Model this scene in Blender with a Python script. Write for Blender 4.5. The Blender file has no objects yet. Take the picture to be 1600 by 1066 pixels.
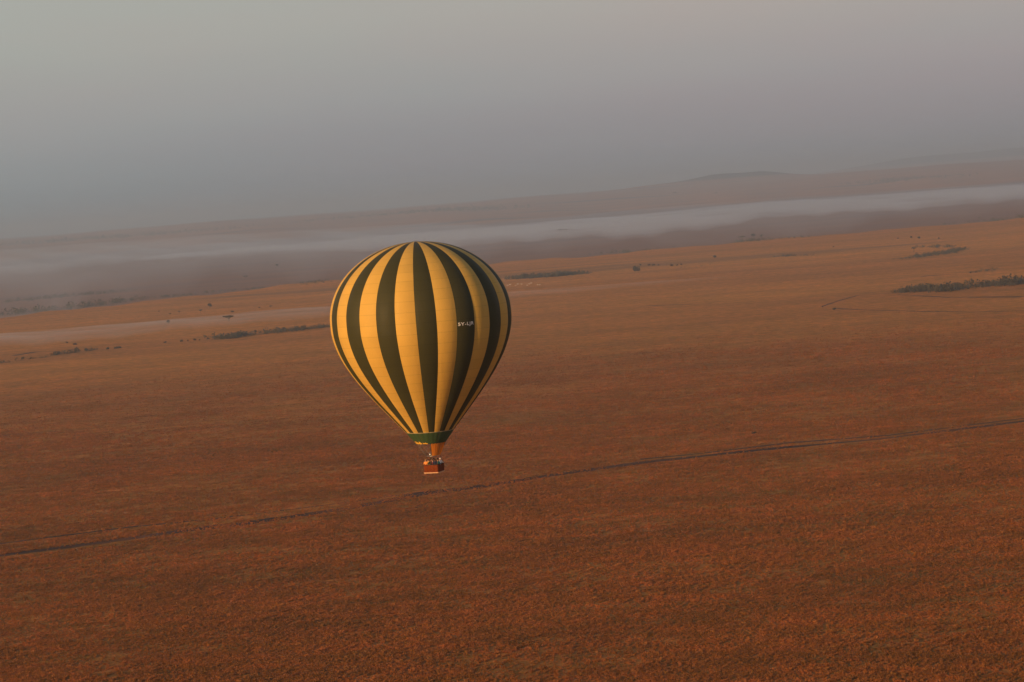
import bpy, bmesh, math, random
import numpy as np
from mathutils import Vector, Matrix

S = bpy.context.scene
C = S.collection
PI = math.pi
R = math.radians
random.seed(7)
rng = np.random.default_rng(11)

# ------------------------------------------------------------------ camera, sky, sun
CAM_H = 120.0
F = 4000.0                      # focal length in photograph pixels (1600 wide)
PITCH, ROLL = 3.238, 4.5
cam_d = bpy.data.cameras.new('camera')
cam = bpy.data.objects.new('camera', cam_d)
C.objects.link(cam)
cam_d.sensor_width = 36.0
cam_d.lens = 90.0
cam_d.clip_start = 1.0
cam_d.clip_end = 300000.0
CAM_M = Matrix.Translation((0, 0, CAM_H)) @ Matrix.Rotation(R(90 - PITCH), 4, 'X') @ Matrix.Rotation(R(-ROLL), 4, 'Z')
cam.matrix_world = CAM_M
S.camera = cam

SUN_EL, SUN_AZ = 11.0, -131.0    # azimuth clockwise from +Y: behind the camera and to its left
sdir = Vector((math.sin(R(SUN_AZ)) * math.cos(R(SUN_EL)), math.cos(R(SUN_AZ)) * math.cos(R(SUN_EL)), math.sin(R(SUN_EL))))
sun_d = bpy.data.lights.new('sun', 'SUN')
sun_d.energy = 5.0
sun_d.angle = R(0.6)
sun_d.color = (1.0, 0.58, 0.25)
sun = bpy.data.objects.new('sun', sun_d)
C.objects.link(sun)
sun.rotation_euler = (-sdir).to_track_quat('-Z', 'Y').to_euler()

W = bpy.data.worlds.new('World')
S.world = W
W.use_nodes = True
wn, wl = W.node_tree.nodes, W.node_tree.links
wn.clear()
wo = wn.new('ShaderNodeOutputWorld')
bg = wn.new('ShaderNodeBackground')
bg.inputs['Strength'].default_value = 0.1
sky = wn.new('ShaderNodeTexSky')
sky.sky_type = 'NISHITA'
sky.sun_disc = False
sky.sun_elevation = R(SUN_EL)
sky.sun_rotation = R(SUN_AZ)
sky.dust_density = 3.0
sky.altitude = 1500
# the dawn murk low over the plain: thick aerosol in the lowest degrees, thinning out upwards into the clear sky
tc = wn.new('ShaderNodeTexCoord')
sx = wn.new('ShaderNodeSeparateXYZ')
wl.new(tc.outputs['Generated'], sx.inputs[0])
nz = wn.new('ShaderNodeTexNoise')
nz.inputs['Scale'].default_value = 2.6
nz.inputs['Detail'].default_value = 3.0
mp = wn.new('ShaderNodeMapping')
mp.inputs['Scale'].default_value = (1, 1, 9)
wl.new(tc.outputs['Generated'], mp.inputs[0])
wl.new(mp.outputs[0], nz.inputs['Vector'])
ad = wn.new('ShaderNodeMath'); ad.operation = 'MULTIPLY_ADD'
ad.inputs[1].default_value = 0.022
wl.new(nz.outputs[0], ad.inputs[0])
wl.new(sx.outputs['Z'], ad.inputs[2])
sb = wn.new('ShaderNodeMath'); sb.operation = 'SUBTRACT'
sb.inputs[1].default_value = 0.011
wl.new(ad.outputs[0], sb.inputs[0])
mr = wn.new('ShaderNodeMapRange')
mr.inputs['From Min'].default_value = 0.0
mr.inputs['From Max'].default_value = 0.5
wl.new(sb.outputs[0], mr.inputs['Value'])
rp = wn.new('ShaderNodeValToRGB')
wl.new(mr.outputs[0], rp.inputs[0])
cr = rp.color_ramp
cr.interpolation = 'B_SPLINE'
SKY = [(0.0, (0.225, 0.246, 0.262)), (0.03, (0.258, 0.268, 0.284)), (0.08, (0.335, 0.328, 0.332)),
       (0.15, (0.415, 0.400, 0.355)), (0.30, (0.46, 0.45, 0.41)), (0.6, (0.36, 0.40, 0.45)), (1.0, (0.26, 0.33, 0.43))]
cr.elements[0].position, cr.elements[0].color = SKY[0][0], (*SKY[0][1], 1)
cr.elements[1].position, cr.elements[1].color = SKY[-1][0], (*SKY[-1][1], 1)
for p, c in SKY[1:-1]:
    e = cr.elements.new(p)
    e.color = (*c, 1)
sc = wn.new('ShaderNodeVectorMath'); sc.operation = 'SCALE'
sc.inputs['Scale'].default_value = 10.0
wl.new(rp.outputs[0], sc.inputs[0])
mf = wn.new('ShaderNodeMapRange')
mf.interpolation_type = 'SMOOTHSTEP'
mf.inputs['From Min'].default_value = 0.10
mf.inputs['From Max'].default_value = 0.75
mf.inputs['To Min'].default_value = 0.96
mf.inputs['To Max'].default_value = 0.25
wl.new(sx.outputs['Z'], mf.inputs['Value'])
mx = wn.new('ShaderNodeMix'); mx.data_type = 'RGBA'
wl.new(mf.outputs[0], mx.inputs['Factor'])
wl.new(sky.outputs[0], mx.inputs['A'])
wl.new(sc.outputs[0], mx.inputs['B'])
# a faint drift of tint across the sky: greener to the left, rosier to the right
mrx = wn.new('ShaderNodeMapRange'); mrx.interpolation_type = 'SMOOTHSTEP'
mrx.inputs['From Min'].default_value = -0.35
mrx.inputs['From Max'].default_value = 0.35
wl.new(sx.outputs['X'], mrx.inputs['Value'])
tn = wn.new('ShaderNodeMix'); tn.data_type = 'RGBA'
tn.inputs['A'].default_value = (0.98, 1.04, 1.04, 1)
tn.inputs['B'].default_value = (1.09, 0.965, 0.985, 1)
nz2 = wn.new('ShaderNodeTexNoise'); nz2.inputs['Scale'].default_value = 5.0; nz2.inputs['Detail'].default_value = 4.0
mp2 = wn.new('ShaderNodeMapping'); mp2.inputs['Scale'].default_value = (1, 1, 6)
wl.new(tc.outputs['Generated'], mp2.inputs[0]); wl.new(mp2.outputs[0], nz2.inputs['Vector'])
tf = wn.new('ShaderNodeMath'); tf.operation = 'MULTIPLY_ADD'; tf.inputs[1].default_value = 1.3
wl.new(nz2.outputs[0], tf.inputs[0])
to_ = wn.new('ShaderNodeMath'); to_.operation = 'SUBTRACT'; to_.inputs[1].default_value = 0.65
wl.new(mrx.outputs[0], to_.inputs[0]); wl.new(to_.outputs[0], tf.inputs[2])
wl.new(tf.outputs[0], tn.inputs['Factor'])
tm = wn.new('ShaderNodeMix'); tm.data_type = 'RGBA'; tm.blend_type = 'MULTIPLY'
tm.inputs['Factor'].default_value = 1.0
wl.new(mx.outputs['Result'], tm.inputs['A']); wl.new(tn.outputs['Result'], tm.inputs['B'])
wl.new(tm.outputs['Result'], bg.inputs['Color'])
wl.new(bg.outputs[0], wo.inputs['Surface'])

S.view_settings.view_transform = 'Standard'
S.view_settings.look = 'None'
S.view_settings.gamma = 1.0
S.view_settings.exposure = 0.0
S.view_settings.use_curve_mapping = False
S.render.engine = 'CYCLES'
S.cycles.volume_bounces = 2

# ------------------------------------------------------------------ helpers
def ray(px, py):
    d = Vector(((px - 800) / F, -(py - 533) / F, -1.0))
    return (CAM_M.to_3x3() @ d).normalized()

def smooth(a, b, v):
    t = np.clip((v - a) / (b - a), 0, 1)
    return t * t * (3 - 2 * t)

EDGE_AZ = np.array([-60, -20, -11.6, -7.1, -4.3, 0, 1.8, 5.0, 10.5, 11.3, 20, 60.0])
EDGE_R = np.array([3300, 3500, 3780, 4100, 4340, 4690, 4640, 4800, 4960, 4980, 5200, 5600.0])

def terrain(x, y):
    """height of the ground; works on floats and arrays"""
    x = np.asarray(x, float); y = np.asarray(y, float)
    r = np.hypot(x, y)
    az = np.degrees(np.arctan2(x, y))
    e = np.interp(az, EDGE_AZ, EDGE_R) + 40 * np.sin(az * 2.3) + 22 * np.sin(az * 6.1 + 1)
    z = 0.7 * np.sin(x / 140 + 1.3 * np.sin(y / 310)) * np.sin(y / 190) * smooth(900, 1800, r)
    z = z - 24 * smooth(e, e + 420, r)
    # land climbing beyond the valley
    rise = smooth(11500, 21000 + 900 * np.sin(az * 0.5), r)
    z = z + rise * (112 + 7 * np.sin(az * 0.8 + 0.6) + 2.5 * np.sin(az * 2.7)) 
    z = z + smooth(12000, 15000, r) * (1 - smooth(15000, 18500, r)) * (7 * np.sin(az * 1.15 + 2.0) + 4 * np.sin(az * 3.1 + r / 900.0))
    # far hills
    def hill(azc, rc, wa, wr, h):
        return h * np.exp(-((az - azc) / wa) ** 2 - ((r - rc) / wr) ** 2)
    z = z + hill(4.9, 22500, 0.75, 1100, 76) + hill(5.9, 22500, 0.58, 1100, 62) + hill(3.7, 22500, 0.95, 1100, 34) + hill(6.6, 22800, .5, 1000, 18)
    z = z + hill(9.3, 36000, 1.5, 2500, 118) + hill(11.6, 36000, 1.3, 2500, 125) + hill(14.5, 34000, 2.5, 2500, 90)
    z = z - smooth(40000, 60000, r) * 90
    return z

def at(px, py, zoff=0.0):
    """ground point seen at a pixel of the photograph"""
    d = ray(px, py)
    if d.z > -0.0004:
        d.z = -0.0004
    t = max(300.0, min((CAM_H - 2.0) / -d.z, 11000.0) - 5.0)   # the land rises above the plain only beyond 11 km
    step = 20.0
    o = Vector((0, 0, CAM_H))
    while t < 60000:
        p = o + d * t
        if p.z <= float(terrain(p.x, p.y)):
            break
        t += step
        step = max(10.0, t * 0.004)
    lo, hi = t - step, t
    for _ in range(14):
        m = (lo + hi) / 2
        p = o + d * m
        if p.z <= float(terrain(p.x, p.y)): hi = m
        else: lo = m
    p = o + d * hi
    return Vector((p.x, p.y, float(terrain(p.x, p.y)) + zoff))

def mesh_obj(name, verts, faces, mat=None, parent=None, smooth_=False, uvs=None):
    me = bpy.data.meshes.new(name)
    me.from_pydata([tuple(v) for v in verts], [], faces)
    if smooth_:
        me.polygons.foreach_set('use_smooth', [True] * len(me.polygons))
    if uvs is not None:
        l = me.uv_layers.new(name='uv')
        for lp in me.loops:
            l.data[lp.index].uv = uvs[lp.vertex_index]
    me.update()
    if mat: me.materials.append(mat)
    o = bpy.data.objects.new(name, me)
    C.objects.link(o)
    if parent: o.parent = parent
    return o

def tag(o, label=None, cat=None, group=None, kind=None):
    if label: o['label'] = label
    if cat: o['category'] = cat
    if group: o['group'] = group
    if kind: o['kind'] = kind
    return o

def empty(name, loc=(0, 0, 0), rz=0.0):
    o = bpy.data.objects.new(name, None)
    C.objects.link(o)
    o.location = loc
    o.rotation_euler = (0, 0, rz)
    o.empty_display_size = 0.5
    return o

def material(name, col, rough=0.8, spec=0.2, metal=0.0):
    m = bpy.data.materials.new(name)
    m.use_nodes = True
    b = m.node_tree.nodes['Principled BSDF']
    b.inputs['Base Color'].default_value = (*col, 1)
    b.inputs['Roughness'].default_value = rough
    b.inputs['Specular IOR Level'].default_value = spec
    b.inputs['Metallic'].default_value = metal
    return m

def noise_node(nt, scale, detail=3.0, rough=0.55, vec=None, stretch=None):
    n = nt.nodes.new('ShaderNodeTexNoise')
    n.inputs['Scale'].default_value = scale
    n.inputs['Detail'].default_value = detail
    n.inputs['Roughness'].default_value = rough
    if vec is not None:
        if stretch:
            mpn = nt.nodes.new('ShaderNodeMapping')
            mpn.inputs['Scale'].default_value = stretch[0]
            mpn.inputs['Rotation'].default_value = stretch[1]
            nt.links.new(vec, mpn.inputs[0])
            nt.links.new(mpn.outputs[0], n.inputs['Vector'])
        else:
            nt.links.new(vec, n.inputs['Vector'])
    return n.outputs[0]

def ramp(nt, fac, stops):
    r = nt.nodes.new('ShaderNodeValToRGB')
    nt.links.new(fac, r.inputs[0])
    e = r.color_ramp.elements
    e[0].position, e[0].color = stops[0][0], (*stops[0][1], 1)
    e[1].position, e[1].color = stops[-1][0], (*stops[-1][1], 1)
    for p, c in stops[1:-1]:
        k = e.new(p); k.color = (*c, 1)
    return r.outputs[0]

def mixc(nt, fac, a, b, mode='MIX'):
    m = nt.nodes.new('ShaderNodeMix'); m.data_type = 'RGBA'; m.blend_type = mode
    if isinstance(fac, float): m.inputs['Factor'].default_value = fac
    else: nt.links.new(fac, m.inputs['Factor'])
    for k, v in (('A', a), ('B', b)):
        if isinstance(v, tuple): m.inputs[k].default_value = (*v, 1)
        else: nt.links.new(v, m.inputs[k])
    return m.outputs['Result']

# ------------------------------------------------------------------ ground
def mottle(nt, g, c):
    # patches of greener, redder and darker grass a few metres across
    a = noise_node(nt, 0.16, 3, 0.6, g, ((0.8, 0.8, 1), (0, 0, R(8))))
    c = mixc(nt, ramp(nt, a, [(0.42, (0, 0, 0)), (0.60, (1, 1, 1))]), mixc(nt, 1.0, c, (0.76, 0.84, 0.80), 'MULTIPLY'), c)
    d = noise_node(nt, 0.045, 4, 0.65, g, ((0.7, 1.4, 1), (0, 0, R(12))))
    c = mixc(nt, ramp(nt, d, [(0.44, (0, 0, 0)), (0.60, (1, 1, 1))]), mixc(nt, 1.0, c, (0.88, 0.95, 0.88), 'MULTIPLY'), c)
    e = noise_node(nt, 0.4, 2, 0.5, g)
    return mixc(nt, ramp(nt, e, [(0.62, (0, 0, 0)), (0.72, (1, 1, 1))]), c, mixc(nt, 1.0, c, (1.25, 1.35, 1.4), 'MULTIPLY'))

def ground_material():
    m = bpy.data.materials.new('red_oat_grassland')
    m.use_nodes = True
    nt = m.node_tree
    b = nt.nodes['Principled BSDF']
    b.inputs['Roughness'].default_value = 1.0
    b.inputs['Specular IOR Level'].default_value = 0.0
    g = nt.nodes.new('ShaderNodeNewGeometry').outputs['Position']
    fine = noise_node(nt, 0.9, 5, 0.65, g)
    mid = noise_node(nt, 0.10, 6, 0.68, g)
    big = noise_node(nt, 0.011, 5, 0.62, g, ((1.0, 1.7, 1), (0, 0, R(20))))
    huge = noise_node(nt, 0.0012, 4, 0.6, g, ((0.55, 1.5, 1), (0, 0, R(6))))
    base = ramp(nt, fine, [(0.30, GR_D), (0.48, GR_M), (0.72, GR_L)])
    c = mixc(nt, ramp(nt, mid, [(0.40, (0, 0, 0)), (0.68, (1, 1, 1))]), base, mixc(nt, 1.0, base, (0.66, 0.74, 0.80), 'MULTIPLY'))
    c = mixc(nt, ramp(nt, big, [(0.38, (0, 0, 0)), (0.66, (1, 1, 1))]), c, mixc(nt, 1.0, c, (0.80, 0.86, 0.9), 'MULTIPLY'))
    c = mixc(nt, ramp(nt, huge, [(0.40, (0, 0, 0)), (0.62, (1, 1, 1))]), c, mixc(nt, 1.0, c, (1.18, 1.22, 1.1), 'MULTIPLY'))
    c = mottle(nt, g, c)
    # scrubbier, darker grazing land in bands far out on the plain and on the slopes across the valley
    ps = nt.nodes.new('ShaderNodeSeparateXYZ'); nt.links.new(g, ps.inputs[0])
    far = nt.nodes.new('ShaderNodeMapRange'); far.interpolation_type = 'SMOOTHSTEP'
    far.inputs['From Min'].default_value = 2400; far.inputs['From Max'].default_value = 5200
    nt.links.new(ps.outputs['Y'], far.inputs['Value'])
    dn = noise_node(nt, 0.0018, 5, 0.6, g, ((0.5, 1.4, 1), (0, 0, R(5))))
    da = nt.nodes.new('ShaderNodeMath'); da.operation = 'MULTIPLY_ADD'; da.inputs[1].default_value = 1600
    nt.links.new(dn, da.inputs[0]); nt.links.new(ps.outputs['Y'], da.inputs[2])
    dm = nt.nodes.new('ShaderNodeMapRange'); dm.interpolation_type = 'SMOOTHSTEP'
    dm.inputs['From Min'].default_value = 1000; dm.inputs['From Max'].default_value = 4300
    nt.links.new(da.outputs[0], dm.inputs['Value'])
    c = mixc(nt, dm.outputs[0], c, mixc(nt, 1.0, c, (1.60, 1.52, 1.42), 'MULTIPLY'))
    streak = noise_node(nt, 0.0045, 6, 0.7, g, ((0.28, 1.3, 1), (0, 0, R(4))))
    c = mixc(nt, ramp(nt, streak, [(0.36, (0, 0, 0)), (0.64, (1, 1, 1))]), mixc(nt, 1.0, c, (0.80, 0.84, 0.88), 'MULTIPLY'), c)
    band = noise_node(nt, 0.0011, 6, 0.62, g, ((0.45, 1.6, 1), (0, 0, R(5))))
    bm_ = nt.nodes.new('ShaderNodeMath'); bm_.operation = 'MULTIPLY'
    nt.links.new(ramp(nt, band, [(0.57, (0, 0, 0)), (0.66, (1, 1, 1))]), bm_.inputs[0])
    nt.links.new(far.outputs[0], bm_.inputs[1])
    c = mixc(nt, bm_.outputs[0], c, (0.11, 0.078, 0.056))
    # grey green floor of the valley beyond the edge of the plain
    v1 = nt.nodes.new('ShaderNodeMapRange'); v1.interpolation_type = 'SMOOTHSTEP'
    v1.inputs['From Min'].default_value = -7; v1.inputs['From Max'].default_value = -16
    nt.links.new(ps.outputs['Z'], v1.inputs['Value'])
    v2 = nt.nodes.new('ShaderNodeMath'); v2.operation = 'MULTIPLY'
    nt.links.new(v1.outputs[0], v2.inputs[0]); nt.links.new(ramp(nt, streak, [(0.30, (.55, .55, .55)), (0.7, (1, 1, 1))]), v2.inputs[1])
    c = mixc(nt, v2.outputs[0], c, (0.185, 0.115, 0.105))
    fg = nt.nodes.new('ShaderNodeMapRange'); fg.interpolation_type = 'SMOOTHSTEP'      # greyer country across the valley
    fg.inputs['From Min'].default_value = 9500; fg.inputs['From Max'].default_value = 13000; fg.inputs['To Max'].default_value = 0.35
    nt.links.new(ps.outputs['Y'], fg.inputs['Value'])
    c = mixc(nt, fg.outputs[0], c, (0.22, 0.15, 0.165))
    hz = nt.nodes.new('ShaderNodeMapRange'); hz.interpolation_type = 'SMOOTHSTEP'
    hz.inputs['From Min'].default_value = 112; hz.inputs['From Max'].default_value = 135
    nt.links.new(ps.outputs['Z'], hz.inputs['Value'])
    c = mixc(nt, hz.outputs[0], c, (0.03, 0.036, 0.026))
    nt.links.new(c, b.inputs['Base Color'])
    bu = nt.nodes.new('ShaderNodeBump')
    bu.inputs['Strength'].default_value = 0.55
    bu.inputs['Distance'].default_value = 0.6
    hm = nt.nodes.new('ShaderNodeMath'); hm.operation = 'ADD'
    nt.links.new(fine, hm.inputs[0]); 
    m2 = nt.nodes.new('ShaderNodeMath'); m2.operation = 'MULTIPLY'; m2.inputs[1].default_value = 3.0
    nt.links.new(mid, m2.inputs[0]); nt.links.new(m2.outputs[0], hm.inputs[1])
    nt.links.new(hm.outputs[0], bu.inputs['Height'])
    nt.links.new(bu.outputs[0], b.inputs['Normal'])
    return m
GR_D, GR_M, GR_L = (0.35, 0.120, 0.036), (0.48, 0.168, 0.048), (0.60, 0.225, 0.067)
M_ground = ground_material()

def build_ground():
    radii = [0.0] + list(np.geomspace(60, 3000, 60)) + list(np.linspace(3040, 6500, 110)) + list(np.geomspace(6600, 42000, 170)) + list(np.geomspace(43000, 130000, 16))
    az = list(np.linspace(-180, -20, 50))[:-1] + list(np.linspace(-20, 20, 261)) + list(np.linspace(20, 180, 50))[1:-1]
    azr = np.radians(az)
    n = len(az)
    rr = np.array(radii[1:])
    X = np.outer(rr, np.sin(azr)); Y = np.outer(rr, np.cos(azr))
    Z = terrain(X, Y)
    V = np.stack([X, Y, Z], -1).reshape(-1, 3)
    verts = np.vstack([[[0, 0, 0]], V])
    faces = []
    for j in range(n):
        k = (j + 1) % n
        faces.append((0, 1 + k, 1 + j))
    for i in range(len(rr) - 1):
        a = 1 + i * n; b = a + n
        for j in range(n):
            k = (j + 1) % n
            faces.append((a + j, a + k, b + k, b + j))
    o = mesh_obj('ground', verts, faces, M_ground, smooth_=True)
    tag(o, kind='structure')
build_ground()

# ------------------------------------------------------------------ tracks and trails worn in the plain
M_track = bpy.data.materials.new('soil_and_gully_shade')
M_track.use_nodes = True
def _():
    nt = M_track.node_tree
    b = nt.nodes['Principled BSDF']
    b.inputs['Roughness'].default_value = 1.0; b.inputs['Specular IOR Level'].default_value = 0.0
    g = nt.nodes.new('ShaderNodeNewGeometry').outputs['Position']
    nt.links.new(ramp(nt, noise_node(nt, 0.018, 6, 0.75, g), [(0.36, (0.055, 0.036, 0.032)), (0.50, (0.11, 0.060, 0.045)), (0.66, (0.20, 0.085, 0.045))]), b.inputs['Base Color'])  # brown soil, darkened with the gully's shade painted into the colour
_()
TRACKS = []     # dense polylines used to keep tussocks off the ruts
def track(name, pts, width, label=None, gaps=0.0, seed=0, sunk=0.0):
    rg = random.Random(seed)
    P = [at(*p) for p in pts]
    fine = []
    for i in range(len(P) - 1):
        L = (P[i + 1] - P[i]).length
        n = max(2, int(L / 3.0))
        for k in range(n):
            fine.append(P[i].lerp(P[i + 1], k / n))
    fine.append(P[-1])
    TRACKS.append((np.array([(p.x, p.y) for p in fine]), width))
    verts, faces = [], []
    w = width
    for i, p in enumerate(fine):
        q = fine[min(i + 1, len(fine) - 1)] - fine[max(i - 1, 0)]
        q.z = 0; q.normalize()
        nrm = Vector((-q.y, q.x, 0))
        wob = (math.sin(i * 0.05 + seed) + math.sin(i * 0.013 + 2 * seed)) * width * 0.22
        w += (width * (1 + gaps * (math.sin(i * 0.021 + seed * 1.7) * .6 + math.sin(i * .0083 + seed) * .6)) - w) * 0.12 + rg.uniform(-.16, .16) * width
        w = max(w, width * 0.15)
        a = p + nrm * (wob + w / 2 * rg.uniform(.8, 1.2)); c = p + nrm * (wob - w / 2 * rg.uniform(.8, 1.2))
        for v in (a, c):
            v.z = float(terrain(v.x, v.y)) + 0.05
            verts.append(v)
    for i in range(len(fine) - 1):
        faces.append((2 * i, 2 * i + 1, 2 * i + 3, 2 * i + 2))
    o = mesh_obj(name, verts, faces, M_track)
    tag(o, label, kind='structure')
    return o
track('dirt_track', [(-60, 876), (60, 862), (150, 850), (320, 826), (372, 820), (470, 806), (560, 792), (660, 771), (740, 762), (850, 744), (1000, 723), (1200, 702), (1370, 687), (1500, 671), (1600, 658), (1680, 650)], 6.6, seed=1, gaps=0.5)  # flat strip, not carved: its dark tone includes painted gully shadow
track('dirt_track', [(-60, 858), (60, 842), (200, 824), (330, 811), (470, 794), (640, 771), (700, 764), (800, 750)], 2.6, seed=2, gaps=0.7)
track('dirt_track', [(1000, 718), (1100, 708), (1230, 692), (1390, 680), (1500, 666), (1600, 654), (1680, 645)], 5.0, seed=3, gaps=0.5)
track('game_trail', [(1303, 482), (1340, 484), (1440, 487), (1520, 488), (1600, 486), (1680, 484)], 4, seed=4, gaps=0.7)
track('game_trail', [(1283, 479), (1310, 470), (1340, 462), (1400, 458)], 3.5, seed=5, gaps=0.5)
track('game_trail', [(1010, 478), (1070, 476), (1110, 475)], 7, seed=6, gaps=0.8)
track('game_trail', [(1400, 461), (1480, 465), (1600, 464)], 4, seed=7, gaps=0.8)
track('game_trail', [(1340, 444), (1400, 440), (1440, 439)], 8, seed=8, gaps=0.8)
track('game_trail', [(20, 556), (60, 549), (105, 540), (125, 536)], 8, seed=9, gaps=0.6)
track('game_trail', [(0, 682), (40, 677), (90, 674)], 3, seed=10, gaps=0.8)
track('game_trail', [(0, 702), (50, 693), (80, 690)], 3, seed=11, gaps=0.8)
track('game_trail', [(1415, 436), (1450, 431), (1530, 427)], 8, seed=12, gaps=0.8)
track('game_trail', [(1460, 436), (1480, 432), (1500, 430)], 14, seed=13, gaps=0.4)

# ------------------------------------------------------------------ grass tussocks on the near plain
def tussock_mat(name, stops):
    m = bpy.data.materials.new(name)
    m.use_nodes = True
    nt = m.node_tree
    b = nt.nodes['Principled BSDF']
    b.inputs['Roughness'].default_value = 0.95; b.inputs['Specular IOR Level'].default_value = 0.05
    oi = nt.nodes.new('ShaderNodeObjectInfo')
    g = nt.nodes.new('ShaderNodeNewGeometry').outputs['Position']
    c = ramp(nt, oi.outputs['Random'], stops)
    big = noise_node(nt, 0.011, 5, 0.62, g, ((1.0, 1.7, 1), (0, 0, R(20))))
    c = mixc(nt, ramp(nt, big, [(0.38, (0, 0, 0)), (0.66, (1, 1, 1))]), c, mixc(nt, 1.0, c, (0.74, 0.80, 0.84), 'MULTIPLY'))
    c = mottle(nt, g, c)
    nt.links.new(c, b.inputs['Base Color'])
    tr = nt.nodes.new('ShaderNodeBsdfTranslucent')
    nt.links.new(c, tr.inputs[0])
    ms = nt.nodes.new('ShaderNodeMixShader'); ms.inputs[0].default_value = 0.5
    nt.links.new(b.outputs[0], ms.inputs[1]); nt.links.new(tr.outputs[0], ms.inputs[2])
    nt.links.new(ms.outputs[0], nt.nodes['Material Output'].inputs['Surface'])
    return m
M_tus = tussock_mat('dry_grass_blades', [(0.0, (0.48, 0.160, 0.043)), (0.4, (0.54, 0.176, 0.047)), (0.8, (0.57, 0.188, 0.050)), (1.0, (0.63, 0.235, 0.063))])

def tussock_mesh(seed):
    rg = random.Random(seed)
    v, f = [], []
    for i in range(16):
        a = rg.uniform(0, 2 * PI); d = rg.uniform(0, 0.28)
        x, y = d * math.cos(a), d * math.sin(a)
        h = rg.uniform(0.24, 0.50)
        lean = rg.uniform(0.1, 0.45)
        b = rg.uniform(0, PI)
        wx, wy = 0.11 * math.cos(b), 0.11 * math.sin(b)
        tx, ty = x + lean * math.cos(a), y + lean * math.sin(a)
        k = len(v)
        v += [(x - wx, y - wy, -0.05), (x + wx, y + wy, -0.05), ((x + tx) / 2 + wx * 1.1, (y + ty) / 2 + wy * 1.1, h * 0.7), ((x + tx) / 2 - wx * 1.1, (y + ty) / 2 - wy * 1.1, h * 0.7), (tx, ty, h)]
        f += [(k, k + 1, k + 2, k + 3), (k + 3, k + 2, k + 4)]
    me = bpy.data.meshes.new('tussock_blades')
    me.from_pydata(v, [], f)
    me.materials.append(M_tus)
    return me

def value_noise(x, y, s, seed):
    r_ = np.random.default_rng(seed)
    n = 256
    g = r_.random((n, n))
    u, w = x / s, y / s
    i, j = np.floor(u).astype(int), np.floor(w).astype(int)
    a, b = u - i, w - j
    a = a * a * (3 - 2 * a); b = b * b * (3 - 2 * b)
    i0, j0, i1, j1 = i % n, j % n, (i + 1) % n, (j + 1) % n
    return (g[i0, j0] * (1 - a) + g[i1, j0] * a) * (1 - b) + (g[i0, j1] * (1 - a) + g[i1, j1] * a) * b

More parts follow.
